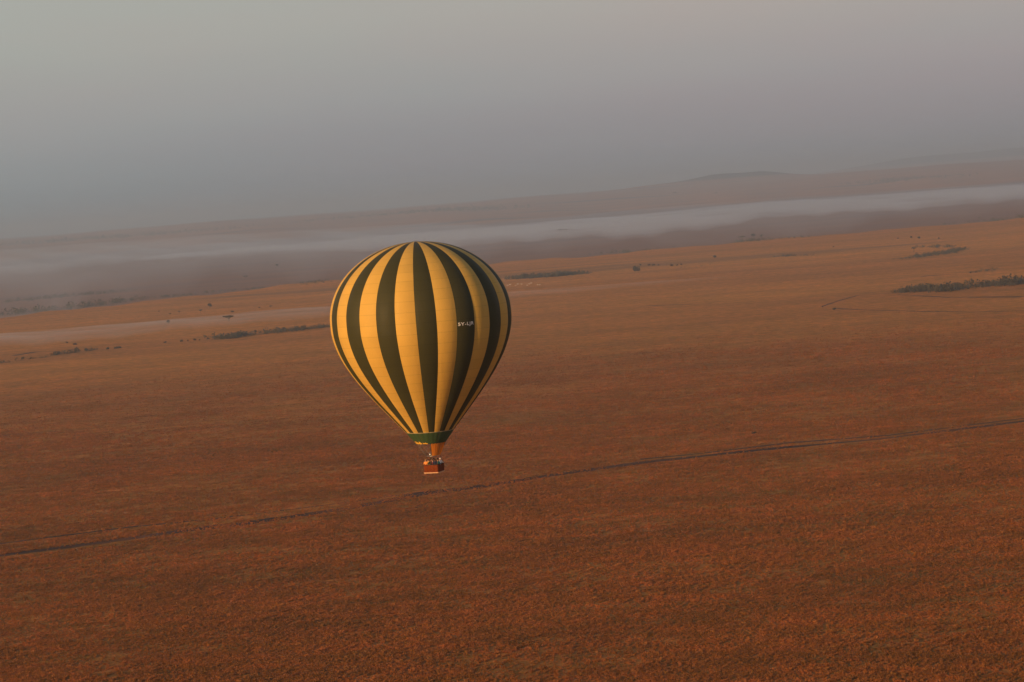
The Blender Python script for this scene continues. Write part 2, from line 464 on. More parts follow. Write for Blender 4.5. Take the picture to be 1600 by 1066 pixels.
def build_grass():
    N = 900000
    u = rng.random(N)
    r0, r1 = 560.0, 2500.0
    r = r0 * (r1 / r0) ** u                       # density falls with the square of the distance
    az = np.radians(rng.uniform(-13.5, 13.5, N))
    x, y = r * np.sin(az), r * np.cos(az)
    cl = value_noise(x, y, 7, 1) * 0.5 + value_noise(x, y, 23, 2) * 0.3 + value_noise(x, y, 70, 3) * 0.2
    keep = rng.random(N) < np.clip((cl - 0.22) * 2.2, 0.22, 1)
    keep &= rng.random(N) > ((r - 1500) / 1100).clip(0, 1)
    x, y, r = x[keep], y[keep], r[keep]
    ok = np.ones(len(x), bool)
    for P, w in TRACKS[:3]:
        # tracks run roughly across the view: compare with y of the polyline at the same x
        o = np.argsort(P[:, 0])
        yy = np.interp(x, P[o, 0], P[o, 1], left=-1e6, right=-1e6)
        ok &= ~((y - yy < w * 0.75) & (y - yy > -w * 0.75 - 3.0) & (rng.random(len(x)) < 0.95 * np.clip(value_noise(x + 3000, y * 0, 45, 21) * 2.2 - 0.1 , 0.25, 1)))
    x, y, r = x[ok], y[ok], r[ok]
    z = terrain(x, y)
    n = len(x)
    me = bpy.data.meshes.new('grass')
    me.vertices.add(n)
    me.vertices.foreach_set('co', np.stack([x, y, z], -1).astype(np.float32).ravel())
    sc_ = (rng.lognormal(-0.34, 0.28, n) * (0.8 + 0.5 * value_noise(x, y, 40, 9)) * (1 - smooth(1500, 2500, r) * 0.75)).clip(0.15, 1.7)
    a = me.attributes.new('size', 'FLOAT', 'POINT'); a.data.foreach_set('value', sc_.astype(np.float32))
    a = me.attributes.new('turn', 'FLOAT', 'POINT'); a.data.foreach_set('value', rng.uniform(0, 2 * PI, n).astype(np.float32))
    a = me.attributes.new('pick', 'INT', 'POINT'); a.data.foreach_set('value', rng.integers(0, 5, n).astype(np.int32))
    me.materials.append(M_tus)
    o = bpy.data.objects.new('grass', me)
    C.objects.link(o)
    tag(o, 'dry reddish grass tussocks covering the near plain', 'grass', kind='stuff')
    ng = bpy.data.node_groups.new('scatter_tussocks', 'GeometryNodeTree')
    ng.interface.new_socket('Geometry', in_out='INPUT', socket_type='NodeSocketGeometry')
    ng.interface.new_socket('Geometry', in_out='OUTPUT', socket_type='NodeSocketGeometry')
    N_ = ng.nodes; L = ng.links
    gi = N_.new('NodeGroupInput'); go = N_.new('NodeGroupOutput')
    ip = N_.new('GeometryNodeInstanceOnPoints')
    ip.inputs['Pick Instance'].default_value = True
    gt = N_.new('GeometryNodeGeometryToInstance')
    for k in range(5):
        po = bpy.data.objects.new('tussock', tussock_mesh(k))
        oi = N_.new('GeometryNodeObjectInfo')
        oi.inputs['Object'].default_value = po
        L.new(oi.outputs['Geometry'], gt.inputs[0]) if k == 0 else None
        if k == 0:
            jn = N_.new('GeometryNodeJoinGeometry')
            L.new(gt.outputs[0], jn.inputs[0])
        else:
            g2 = N_.new('GeometryNodeGeometryToInstance')
            L.new(oi.outputs['Geometry'], g2.inputs[0]); L.new(g2.outputs[0], jn.inputs[0])
    L.new(gi.outputs[0], ip.inputs['Points'])
    L.new(jn.outputs[0], ip.inputs['Instance'])
    def attr(nm, ty):
        q = N_.new('GeometryNodeInputNamedAttribute'); q.data_type = ty; q.inputs['Name'].default_value = nm
        return q.outputs['Attribute']
    L.new(attr('pick', 'INT'), ip.inputs['Instance Index'])
    L.new(attr('size', 'FLOAT'), ip.inputs['Scale'])
    cx = N_.new('ShaderNodeCombineXYZ'); L.new(attr('turn', 'FLOAT'), cx.inputs['Z'])
    L.new(cx.outputs[0], ip.inputs['Rotation'])
    L.new(ip.outputs[0], go.inputs[0])
    md = o.modifiers.new('scatter', 'NODES'); md.node_group = ng
build_grass()

# ------------------------------------------------------------------ trees, bushes, thickets
def leaf_mat(name, dark, light):
    m = bpy.data.materials.new(name)
    m.use_nodes = True
    nt = m.node_tree
    b = nt.nodes['Principled BSDF']
    b.inputs['Roughness'].default_value = 0.9; b.inputs['Specular IOR Level'].default_value = 0.1
    g = nt.nodes.new('ShaderNodeNewGeometry').outputs['Position']
    nt.links.new(ramp(nt, noise_node(nt, 0.7, 3, 0.6, g), [(0.35, dark), (0.65, light)]), b.inputs['Base Color'])
    return m
M_leaf = leaf_mat('dusty_acacia_leaves', (0.038, 0.034, 0.022), (0.090, 0.072, 0.042))
M_leaf2 = leaf_mat('grey_green_scrub_leaves', (0.044, 0.043, 0.030), (0.100, 0.088, 0.060))
M_leaf3 = leaf_mat('brown_dry_scrub_leaves', (0.05, 0.034, 0.022), (0.12, 0.07, 0.04))
M_bark = material('grey_bark', (0.075, 0.055, 0.042), 0.95, 0.05)

def leaves_in(v, f, rg, c, rad, n, size):
    for _ in range(n):
        while True:
            p = Vector((rg.uniform(-1, 1), rg.uniform(-1, 1), rg.uniform(-1, 1)))
            if 0.25 < p.length < 1: break
        q = Vector((c[0] + p.x * rad[0], c[1] + p.y * rad[1], c[2] + p.z * rad[2]))
        a = Vector((rg.gauss(0, 1), rg.gauss(0, 1), rg.gauss(0, 1))).normalized()
        b = a.orthogonal().normalized(); b.rotate(Matrix.Rotation(rg.uniform(0, 6.28), 3, a))
        s = size * rg.uniform(.6, 1.4); k = len(v)
        e = a.cross(b)
        v += [q + b * s, q + e * s * .8, q - b * s * rg.uniform(.6, 1), q - e * s * .7]
        f.append((k, k + 1, k + 2, k + 3))

def tube(v, f, pts, rads, n=6):
    base = len(v)
    for i, p in enumerate(pts):
        p = Vector(p)
        d = (Vector(pts[min(i + 1, len(pts) - 1)]) - Vector(pts[max(i - 1, 0)])).normalized()
        a = d.orthogonal().normalized(); b = d.cross(a)
        for k in range(n):
            t = 2 * PI * k / n
            v.append(p + (a * math.cos(t) + b * math.sin(t)) * rads[i])
    for i in range(len(pts) - 1):
        for k in range(n):
            j = (k + 1) % n
            f.append((base + i * n + k, base + i * n + j, base + (i + 1) * n + j, base + (i + 1) * n + k))
    f.append(tuple(base + k for k in range(n))[::-1])
    f.append(tuple(base + (len(pts) - 1) * n + k for k in range(n)))

def proto_tree(kind, seed):
    """returns (trunk mesh, crown mesh), unit: crown about 1 wide, built at real size later by scale"""
    rg = random.Random(seed)
    tv, tf, cv, cf = [], [], [], []
    if kind == 'flat':          # umbrella acacia: H about 0.45 of width
        forks = []
        tube(tv, tf, [(0, 0, -0.02), (0.01, 0, 0.12), (0, 0.01, 0.2)], [0.030, 0.022, 0.018])
        for k in range(6):
            a = k * PI / 3 + rg.uniform(-.3, .3); d = rg.uniform(.18, .36)
            e = (d * math.cos(a), d * math.sin(a), .38)
            tube(tv, tf, [(0, 0, .17), (e[0] * .5, e[1] * .5, .29), e], [.014, .010, .005], 5)
            leaves_in(cv, cf, rg, (e[0], e[1], .39 + rg.uniform(-.02, .02)), (.20, .20, .055), 110, .036)
        leaves_in(cv, cf, rg, (0, 0, .42), (.3, .3, .05), 150, .036)
    elif kind == 'round':       # broad round tree: as tall as wide
        tube(tv, tf, [(0, 0, -0.03), (0.01, 0, .18), (0.0, .02, .38)], [.055, .04, .03])
        for k in range(7):
            a = k * PI * 2 / 7 + rg.uniform(-.3, .3); d = rg.uniform(.12, .28); h = rg.uniform(.35, .75)
            e = (d * math.cos(a), d * math.sin(a), h)
            tube(tv, tf, [(0, 0, .28), (e[0] * .5, e[1] * .5, .36 + h * .1), e], [.02, .014, .006], 5)
            leaves_in(cv, cf, rg, e, (.22, .22, .19), 90, .052)
        leaves_in(cv, cf, rg, (0, 0, .62), (.3, .3, .28), 150, .052)
    else:                       # small T shaped thorn tree
        tube(tv, tf, [(0, 0, -0.03), (0.03, 0, .45), (0.02, .02, .75)], [.05, .035, .025])
        for k in range(5):
            a = k * PI * 2 / 5; d = .25
            e = (d * math.cos(a), d * math.sin(a), .88 + rg.uniform(-.05, .05))
            tube(tv, tf, [(0.02, 0, .6), (e[0] * .6, e[1] * .6, .76), e], [.02, .014, .006], 5)
            leaves_in(cv, cf, rg, e, (.24, .24, .12), 80, .058)
    mt = bpy.data.meshes.new('trunk'); mt.from_pydata([tuple(p) for p in tv], [], tf); mt.materials.append(M_bark)
    mc = bpy.data.meshes.new('crown'); mc.from_pydata([tuple(p) for p in cv], [], cf); mc.materials.append(M_leaf)
    return mt, mc
PROTO = {k: [proto_tree(k, s) for s in (3, 8)] for k in ('flat', 'round', 'thorn')}
tcount = 0
def tree(px, py, wpx, kind, name, label, group='trees scattered over the far plain', hs=1.0):
    """px, py: foot of the tree in the photograph; wpx: crown width in photograph pixels"""
    global tcount
    p = at(px, py)
    d = (p - Vector((0, 0, CAM_H))).length
    w = wpx * d / F
    t = empty(name, p, random.uniform(0, 6.28))
    tag(t, label, 'tree', group)
    mt, mc = PROTO[kind][tcount % 2]
    tcount += 1
    for nm, me in (('trunk', mt), ('crown', mc)):
        o = bpy.data.objects.new(nm, me); C.objects.link(o); o.parent = t
        o.scale = (w, w, w * hs)
    return t

def bush_mesh(seed, mat):
    rg = random.Random(seed)
    v, f = [], []
    for k in range(6):
        a = rg.uniform(0, 6.28); d = rg.uniform(0, .3)
        h = rg.uniform(.18, .38)
        leaves_in(v, f, rg, (d * math.cos(a), d * math.sin(a), h * .75), (.25, .25, h * .8), 80, .056)
    for k in range(4):
        a = rg.uniform(0, 6.28)
        tube(v, f, [(0, 0, -.03), (.1 * math.cos(a), .1 * math.sin(a), .2), (.2 * math.cos(a), .2 * math.sin(a), .38)], [.014, .01, .005], 4)
    me = bpy.data.meshes.new('bush'); me.from_pydata([tuple(p) for p in v], [], f); me.materials.append(mat)
    return me
BUSH = [bush_mesh(s, m) for s, m in ((1, M_leaf), (2, M_leaf2), (3, M_leaf3), (4, M_leaf))]
def bush(px, py, wpx, label, m=0, hs=1.0, group='bushes scattered over the plain'):
    p = at(px, py)
    w = wpx * (p - Vector((0, 0, CAM_H))).length / F
    o = bpy.data.objects.new('bush', BUSH[m]); C.objects.link(o)
    o.location = p; o.rotation_euler = (0, 0, random.uniform(0, 6.28)); o.scale = (w, w, w * hs)
    tag(o, label, 'bush', group)
    return o

def thicket(pts, wpx, n, label, mat, seed, name='thicket', hmul=1.0, spread=6.0, leaves=34):
    """dense scrub along a line of photograph pixels: individual plants cannot be told apart"""
    rg = random.Random(seed)
    P = [at(*p[:2]) for p in pts]
    H = [p[2] if len(p) > 2 else wpx for p in pts]
    L = [0]
    for i in range(len(P) - 1): L.append(L[-1] + (P[i + 1] - P[i]).length)
    v, f = [], []
    for k in range(n):
        s = rg.uniform(0, L[-1]); i = max(j for j in range(len(P)) if L[j] <= s)
        i = min(i, len(P) - 2)
        if math.sin(s * .035 + seed) + math.sin(s * .083 + 2 * seed) + .8 * math.sin(s * .21) < -.9 and rg.random() < .8: continue
        t = (s - L[i]) / (L[i + 1] - L[i])
        c = P[i].lerp(P[i + 1], t)
        c.x += rg.gauss(0, spread * .4); c.y += rg.gauss(0, spread)
        c.z = float(terrain(c.x, c.y))
        hp = (H[i] * (1 - t) + H[i + 1] * t) * c.length / F
        h = hp * rg.triangular(.3, 1.35, .6) * hmul
        w = hp * rg.uniform(.6, 1.3)
        leaves_in(v, f, rg, (c.x, c.y, c.z + h * .5), (w * .7, w * .7, h * .55), leaves, h * .13)
    o = mesh_obj(name, v, f, mat)
    tag(o, label, 'thicket', kind='stuff')
    return o

# trees
tree(358, 502, 19, 'flat', 'acacia_tree', 'wide flat topped umbrella acacia standing in the low mist left of the balloon', hs=1.0)
tree(328, 481, 9, 'round', 'round_tree', 'dense round dark tree on the orange slope above the flat acacia', hs=.85)
tree(263, 506, 7, 'round', 'round_tree', 'small round dark tree at the edge of the mist, leftmost of its cluster')
tree(280, 490, 5, 'thorn', 'thorn_tree', 'small thorn tree above the mist right of the leftmost round tree', hs=.8)
tree(314, 490, 6, 'thorn', 'thorn_tree', 'spindly T shaped thorn tree just below the dense round tree', hs=1.0)
tree(423, 481, 6, 'flat', 'acacia_tree', 'small dark acacia above the mist nearest to the balloon', hs=1.2)
tree(1117, 404, 7, 'round', 'round_tree', 'lone dark tree on the orange plain right of the balloon', hs=.8)
tree(1160, 374, 12, 'flat', 'acacia_tree', 'flat acacia at the left end of the far tree line', hs=.9)
tree(1177, 371, 9, 'round', 'round_tree', 'round tree, biggest crown over the far tree line', hs=.75)
tree(1190, 371, 5, 'round', 'round_tree', 'small tree right of the round tree on the far tree line')
tree(875, 363, 9, 'flat', 'acacia_tree', 'left tree of the pair in the white mist beyond the balloon', hs=1.1)
tree(884, 362, 8, 'flat', 'acacia_tree', 'right tree of the pair in the white mist beyond the balloon', hs=1.1)
tree(1055, 304, 7, 'flat', 'acacia_tree', 'faint tree left of the far blue hill, on the slope beyond the mist', hs=1.1)
tree(1119, 304, 6, 'flat', 'acacia_tree', 'faint tree below the far blue hill, on the slope beyond the mist', hs=1.1)
tree(1424, 373, 4.5, 'round', 'round_tree', 'left dot of a tree of the two dark ones on the right hand plain')
tree(1436, 374, 6, 'round', 'round_tree', 'right and larger tree of the two dark ones on the right hand plain', hs=.8)
tree(1467, 374, 3.5, 'round', 'round_tree', 'tiny tree apart to the right of the two dark ones')
tree(1428, 394, 8, 'thorn', 'thorn_tree', 'grey thorn tree at the left of the double scrub belt', hs=.9)
tree(384, 435, 9, 'flat', 'acacia_tree', 'faint acacia in the mauve valley upper left of the balloon')
tree(245, 412, 6, 'flat', 'acacia_tree', 'faint tree at the near edge of the mist on the left')
tree(433, 417, 6, 'round', 'round_tree', 'faint tree in the mauve valley close to the balloon crown', hs=.8)
tree(1530, 343, 6, 'flat', 'acacia_tree', 'faint tree above the far tree line at the right edge')
# bushes
bush(994, 424, 14, 'big blocky dark bush on the plain right of the balloon', 0, 1.1)
bush(1001, 415, 5, 'small dark bush behind the big blocky bush', 3)
bush(1014, 415, 7, 'left bush of the low row right of the blocky bush', 2, .7)
bush(1021, 415, 6, 'middle bush of the low row right of the blocky bush', 3, .8)
bush(1029, 415, 6, 'right bush of the low row right of the blocky bush', 2, .7)
bush(1049, 416, 9, 'brown grey bush at the left end of the pale streak', 2, .8)
bush(1058, 415, 6, 'low bush next to the brown grey one on the pale streak', 2, .6)
bush(1065, 414, 6, 'low bush on the middle of the pale streak', 2, .6)
bush(168, 546, 7, 'dark bush on the ditch line, left of a longer one', 0, .9)
bush(182, 545, 8, 'left half of the long dark bush on the ditch line', 0, .8)
bush(187, 544, 7, 'right half of the long dark bush on the ditch line', 3, .8)
bush(35, 561, 8, 'reddish brown bush above the thicket at the left edge', 2, .8)
bush(47, 561, 4, 'tiny reddish bush right of the reddish brown one', 2)
bush(135, 548, 8, 'rounded bush at the right end of the left thicket', 0, .9)
bush(105, 536, 6, 'small bush above the dark dash on the left', 2, .7)
bush(118, 539, 12, 'spread out scrub at the end of the dark dash on the left', 2, .45)
bush(284, 534, 6, 'dark bush on the ditch line under the leftmost round tree', 0, .9)
bush(294, 533, 4, 'tiny bush right of the dark one on the ditch line', 2)
bush(305, 532, 8, 'brown bush with pale grass on the ditch line', 2, .7)
bush(312, 532, 5, 'tiny brown bush left of the long thicket', 2, .7)
bush(325, 530, 6, 'reddish bush at the left end of the long thicket', 2, .8)
bush(347, 525, 6, 'dark bush poking up behind the long thicket', 3, .8)
bush(258, 536, 8, 'pale brown low bush left on the ditch line', 2, .6)
bush(400, 519, 7, 'brown bush standing behind the middle of the long thicket', 2, .9)
bush(444, 514, 6, 'dark bush standing behind the right part of the long thicket', 3, .9)
bush(405, 481, 5, 'tiny bush left of the small acacia above the mist', 3, .6)
bush(363, 488, 8, 'low brown bush behind the flat acacia', 2, .6)
bush(266, 491, 6, 'low scrubby bush above the leftmost round tree', 2, .5)
bush(248, 487, 4, 'tiny bush high on the orange slope, leftmost there', 2, .6)
bush(1178, 678, 9, 'dark bush alone in the foreground grass above the track on the right', 3, .8)
bush(1304, 484, 7, 'dark bush at the start of the thin trail on the right', 0, .9)
bush(1285, 480, 4, 'tiny bush left of the bush where the trail starts', 2)
bush(1403, 373, 5, 'faint low bush left of the two dark trees', 2, .6)
bush(1436, 452, 11, 'tall green bush in front of the right hand thicket', 0, 1.0)
bush(1472, 453, 14, 'dark green bush at the foot of the right hand thicket', 0, .7)
bush(1495, 446, 14, 'dark green bush on top of the middle of the right hand thicket', 1, .7)
bush(1516, 427, 5, 'tiny brown bush left of the small upper thicket', 2, .7)
bush(1525, 426, 5, 'small brown bush touching the small upper thicket', 2, .8)
bush(1302, 386, 5, 'faint bush on the plain right of the far tree line', 2, .5)
bush(246, 664, 3, 'tiny plant alone on the plain lower left', 2, .6)

# thickets and far tree lines
thicket([(1402, 458, 5), (1430, 455, 9), (1470, 455, 9), (1500, 451, 10), (1540, 448, 10), (1600, 443, 11), (1660, 438, 9)], 9, 420, 'long dark green thicket along the ditch at the right edge', M_leaf, 1, spread=16, hmul=1.1)
thicket([(330, 531, 9), (355, 530, 8), (380, 525, 7), (420, 521, 8), (455, 518, 7), (485, 514, 5), (525, 510, 7)], 8, 240, 'long grey green thicket left of the balloon', M_leaf2, 2, spread=9)
thicket([(76, 557, 6), (95, 554, 7), (120, 551, 7), (140, 549, 5), (155, 546, 2)], 6, 90, 'dark thicket with ragged top on the left', M_leaf, 3, spread=4)
thicket([(-10, 569, 4), (20, 566, 5), (48, 562, 4), (75, 558, 1.5)], 4, 70, 'low dark thicket cut by the left edge', M_leaf, 4, spread=4)
thicket([(788, 437, 4), (810, 436, 6), (840, 434, 6), (870, 432, 7), (900, 429, 5), (925, 427, 2)], 6, 380, 'dark green thicket just right of the balloon', M_leaf2, 5, spread=12, hmul=1.1)
thicket([(1205, 402, 3), (1225, 401, 4), (1245, 400, 3), (1270, 399, 2)], 3, 60, 'small thicket on the plain under the far tree line', M_leaf2, 6, spread=10)
thicket([(1402, 405, 2), (1430, 403, 4), (1450, 400, 6), (1480, 396, 5), (1505, 389, 3)], 4, 300, 'lower belt of the double scrub belt on the right', M_leaf2, 7, spread=14)
thicket([(1425, 388, 3), (1455, 386, 4), (1470, 388, 4), (1490, 385, 4)], 3, 90, 'upper belt of the double scrub belt on the right', M_leaf2, 8, spread=14)
thicket([(1517, 427, 3), (1535, 425, 4), (1552, 422, 4), (1560, 420, 2)], 4, 50, 'small upper thicket near the right edge', M_leaf2, 9, spread=8)
thicket([(1062, 419, 2), (1085, 418, 3), (1110, 415, 2)], 2, 40, 'thin grey scrub along the pale streak', M_leaf2, 10, spread=6)
thicket([(-10, 494, 9), (60, 488, 9), (130, 481, 8), (200, 471, 7), (300, 461, 4), (400, 451, 3), (500, 443, 3)], 8, 700, 'long blue grey tree line along the valley edge on the left', M_leaf2, 11, name='tree_line', hmul=1.0, spread=30, leaves=26)
thicket([(920, 399, 2), (945, 397, 5), (980, 395, 5), (1010, 392, 2)], 4, 220, 'blue green tree line at the valley edge above the blocky bush', M_leaf2, 12, name='tree_line', spread=20, leaves=26)
thicket([(1020, 390, 2), (1045, 387, 3), (1060, 385, 2)], 3, 40, 'short blue green tree line right of the blocky bush', M_leaf2, 13, name='tree_line', spread=20, leaves=26)
thicket([(1152, 378, 4), (1180, 377, 5), (1215, 374, 4), (1255, 371, 3)], 4, 280, 'blue green tree line under the three far trees', M_leaf2, 14, name='tree_line', spread=20, leaves=26)
thicket([(1460, 352, 2), (1510, 349, 3), (1560, 345, 5), (1610, 340, 6)], 5, 320, 'blue green tree line at the right edge of the valley', M_leaf2, 15, name='tree_line', spread=25, leaves=26)
thicket([(0, 474, 5), (60, 468, 5), (130, 461, 4), (200, 455, 3)], 3, 260, 'second fainter tree line deeper in the valley on the left', M_leaf2, 16, name='tree_line', spread=40, leaves=26)
thicket([(440, 350, 3), (600, 336, 4), (720, 329, 6), (820, 325, 4)], 3, 420, 'faint dark tree line on the slope beyond the mist', M_leaf2, 17, name='tree_line', spread=200, leaves=26)
thicket([(1350, 286, 3), (1420, 281, 5), (1500, 277, 3)], 3, 200, 'faint dark wood on the slope beyond the mist at the right', M_leaf2, 18, name='tree_line', spread=200, leaves=26)
thicket([(-10, 384, 5), (100, 377, 5), (250, 366, 4), (380, 356, 3)], 3, 420, 'faint dark tree line on the horizon slope at the left', M_leaf2, 19, name='tree_line', spread=200, leaves=26)

# ------------------------------------------------------------------ pale cattle beside the balloon
M_cow = material('cream_hide', (0.60, 0.53, 0.46), 0.8)
M_horn = material('dark_horn', (0.08, 0.06, 0.05), 0.6)
def loft(rings, n=10):
    """rings: (centre, rx, rz) in the plane across local x -> closed body"""
    v, f = [], []
    for (c, ry, rz) in rings:
        for k in range(n):
            a = 2 * PI * k / n
            v.append((c[0], c[1] + ry * math.cos(a), c[2] + rz * math.sin(a)))
    for i in range(len(rings) - 1):
        for k in range(n):
            j = (k + 1) % n
            f.append((i * n + k, i * n + j, (i + 1) * n + j, (i + 1) * n + k))
    f.append(tuple(range(n))[::-1]); f.append(tuple((len(rings) - 1) * n + k for k in range(n)))
    return v, f
def skin_object(name, verts, edges, rads, mat, parent=None, sub=1, root=0):
    me = bpy.data.meshes.new(name)
    me.from_pydata(verts, edges, [])
    o = bpy.data.objects.new(name, me); C.objects.link(o)
    me.materials.append(mat)
    sk = o.modifiers.new('skin', 'SKIN')
    if not me.skin_vertices: 
        bpy.context.view_layer.objects.active = o
    sv = me.skin_vertices[0].data if me.skin_vertices else None
    if sv:
        for i, r_ in enumerate(rads):
            r_ = r_ if isinstance(r_, tuple) else (r_, r_)
            sv[i].radius = r_
            sv[i].use_root = (i == root)
    if sub:
        s_ = o.modifiers.new('sub', 'SUBSURF'); s_.levels = sub; s_.render_levels = sub
    sk.use_smooth_shade = True
    if parent: o.parent = parent
    return o
def cow_body_mesh():
    # one continuous beast: trunk, neck, head, jointed legs, tail
    V = [(0, 0, 1.05), (.45, 0, 1.08), (.8, 0, 1.12), (1.1, 0, 1.25), (1.38, 0, 1.28), (1.62, 0, 1.12),      # trunk -> neck -> head
         (-.45, 0, 1.05), (-.8, 0, 1.12), (-.98, 0, 1.05), (-1.05, 0, .6),                                # rump, tail
         (.55, .2, .8), (.58, .22, .48), (.55, .22, .05), (.55, -.2, .8), (.66, -.22, .48), (.70, -.22, .05),
         (-.65, .2, .85), (-.82, .22, .5), (-.74, .22, .05), (-.65, -.2, .85), (-.70, -.22, .5), (-.60, -.22, .05)]
    E = [(0, 1), (1, 2), (2, 3), (3, 4), (4, 5), (0, 6), (6, 7), (7, 8), (8, 9), (1, 10), (10, 11), (11, 12), (1, 13), (13, 14), (14, 15),
         (7, 16), (16, 17), (17, 18), (7, 19), (19, 20), (20, 21)]
    Rd = [.36, .38, .30, .20, .17, .10, .35, .28, .05, .025, .13, .075, .06, .13, .075, .06, .16, .08, .06, .16, .08, .06]
    return V, E, Rd
COWS = [(793, 446, .3, 'white'), (797, 445, 2.9, ''), (806, 446, 1.2, ''), (809, 444, .1, ''), (815, 444, 3.3, ''), (824, 446, 2.2, ''), (827, 443.5, .4, ''), (830, 442.5, 5.9, ''), (840, 445, 1.9, ''), (843, 445, .2, '')]
COWL = ['pale cow closest to the balloon in the far herd', 'pale cow second nearest the balloon, facing left', 'pale cow low in the left clump of the herd', 'pale cow in the left clump of the herd, upper one',
        'pale cow alone between the two clumps of the herd', 'pale cow at the lower left of the middle clump', 'pale cow in the centre of the middle clump', 'pale cow highest up in the middle clump, under the thicket',
        'left cow of the pair farthest from the balloon', 'right cow of the pair farthest from the balloon']
for (px, py, rz, _n), lab in zip(COWS, COWL):
    p = at(px, py + 1)
    t = empty('cow', p, rz); tag(t, lab, 'cow', 'pale cattle grazing in the far mist')
    V, E, Rd = cow_body_mesh()
    skin_object('body', V, E, Rd, M_cow, t, 1)
    for s in (-1, 1):
        v, f = [], []
        tube(v, f, [(1.36, s * .1, 1.42), (1.38, s * .26, 1.5), (1.42, s * .3, 1.66)], [.035, .025, .008], 5)
        mesh_obj('horn', v, f, M_horn, t)

# ------------------------------------------------------------------ the balloon
def fabric(name, col, transl=0.22, seam=True):
    m = bpy.data.materials.new(name)
    m.use_nodes = True
    nt = m.node_tree
    b = nt.nodes['Principled BSDF']
    b.inputs['Roughness'].default_value = 0.55
    b.inputs['Specular IOR Level'].default_value = 0.12
    tcn = nt.nodes.new('ShaderNodeTexCoord')
    n = noise_node(nt, 0.5, 4, 0.6, tcn.outputs['Object'])
    c = mixc(nt, n, tuple(k * .90 for k in col), tuple(min(1, k * 1.08) for k in col))
    if seam:
        uv = nt.nodes.new('ShaderNodeSeparateXYZ'); nt.links.new(tcn.outputs['UV'], uv.inputs[0])
        fr = nt.nodes.new('ShaderNodeMath'); fr.operation = 'FRACT'
        nt.links.new(uv.outputs['Y'], fr.inputs[0])
        s = ramp(nt, fr.outputs[0], [(0.0, (.80, .80, .80)), (0.035, (.86, .86, .86)), (0.06, (1, 1, 1)), (1, (1, 1, 1))])
        c = mixc(nt, 1.0, c, s, 'MULTIPLY')
        fl = nt.nodes.new('ShaderNodeMath'); fl.operation = 'FLOOR'
        nt.links.new(uv.outputs['Y'], fl.inputs[0])
        wn_ = nt.nodes.new('ShaderNodeTexWhiteNoise'); wn_.noise_dimensions = '2D'
        cb = nt.nodes.new('ShaderNodeCombineXYZ')
        fx = nt.nodes.new('ShaderNodeMath'); fx.operation = 'FLOOR'
        nt.links.new(uv.outputs['X'], fx.inputs[0])
        nt.links.new(fx.outputs[0], cb.inputs[0]); nt.links.new(fl.outputs[0], cb.inputs[1])
        nt.links.new(cb.outputs[0], wn_.inputs['Vector'])
        pv = ramp(nt, wn_.outputs['Value'], [(0, (.94, .94, .94)), (1, (1.0, 1.0, 1.0))])
        c = mixc(nt, 1.0, c, pv, 'MULTIPLY')
    nt.links.new(c, b.inputs['Base Color'])
    wv = noise_node(nt, 2.2, 3, 0.6, tcn.outputs['Object'], ((1, 1, .35), (0, 0, 0)))
    bu = nt.nodes.new('ShaderNodeBump'); bu.inputs['Strength'].default_value = 0.3; bu.inputs['Distance'].default_value = 0.08
    nt.links.new(wv, bu.inputs['Height']); nt.links.new(bu.outputs[0], b.inputs['Normal'])
    tr = nt.nodes.new('ShaderNodeBsdfTranslucent'); nt.links.new(c, tr.inputs[0])
    ms = nt.nodes.new('ShaderNodeMixShader'); ms.inputs[0].default_value = transl
    nt.links.new(b.outputs[0], ms.inputs[1]); nt.links.new(tr.outputs[0], ms.inputs[2])
    nt.links.new(ms.outputs[0], nt.nodes['Material Output'].inputs['Surface'])
    return m
M_yel = fabric('golden_yellow_nylon', (0.68, 0.42, 0.088), 0.12)
M_grn = fabric('dark_olive_green_nylon', (0.050, 0.048, 0.018), 0.05)
M_band = fabric('bottle_green_nomex', (0.052, 0.095, 0.040), 0.08, False)
M_scoop = fabric('orange_nomex', (0.85, 0.28, 0.03), 0.40, False)
M_tape = material('dark_load_tape', (0.10, 0.08, 0.04), 0.8)
M_white = material('white_print', (0.85, 0.82, 0.76), 0.6)
M_cream = material('cream_tape', (0.40, 0.34, 0.20), 0.8, .05)
M_steel = material('brushed_steel', (0.55, 0.54, 0.52), 0.35, .5, .9)
M_wire = material('steel_wire', (0.20, 0.19, 0.18), 0.5, .5, .6)
M_pole = material('brown_leather_sleeve', (0.16, 0.10, 0.06), 0.7)
M_pad = material('black_suede_padding', (0.03, 0.025, 0.025), 0.9)
M_gold = material('yellow_print', (0.75, 0.42, 0.06), 0.7)

ZB = [(11.8, -2.2), (10.95, -4.9), (9.45, -7.6), (7.45, -10.4), (5.2, -13.1), (3.27, -15.4), (1.95, -17.1)]
zz = np.array([-17.1, -15.4, -13.1, -10.4, -7.6, -4.9, -2.2, 0.0])
rrb = np.array([1.95, 3.27, 5.2, 7.42, 9.45, 10.95, 11.83, 12.0])
def prof(z):
    if z >= 0:
        return 12.0 * math.sqrt(max(0.0, 1 - (z / 10.0) ** 2))
    # monotone smooth interpolation by cubic hermite
    i = int(np.searchsorted(zz, z)) - 1; i = max(0, min(len(zz) - 2, i))
    h = zz[i + 1] - zz[i]
    def sl(j):
        if j == len(zz) - 1: return 0.0
        if j == 0: return (rrb[1] - rrb[0]) / (zz[1] - zz[0])
        return (rrb[j + 1] - rrb[j - 1]) / (zz[j + 1] - zz[j - 1])
    t = (z - zz[i]) / h
    return ((2 * t**3 - 3 * t**2 + 1) * rrb[i] + (t**3 - 2 * t**2 + t) * h * sl(i) + (-2 * t**3 + 3 * t**2) * rrb[i + 1] + (t**3 - t**2) * h * sl(i + 1))

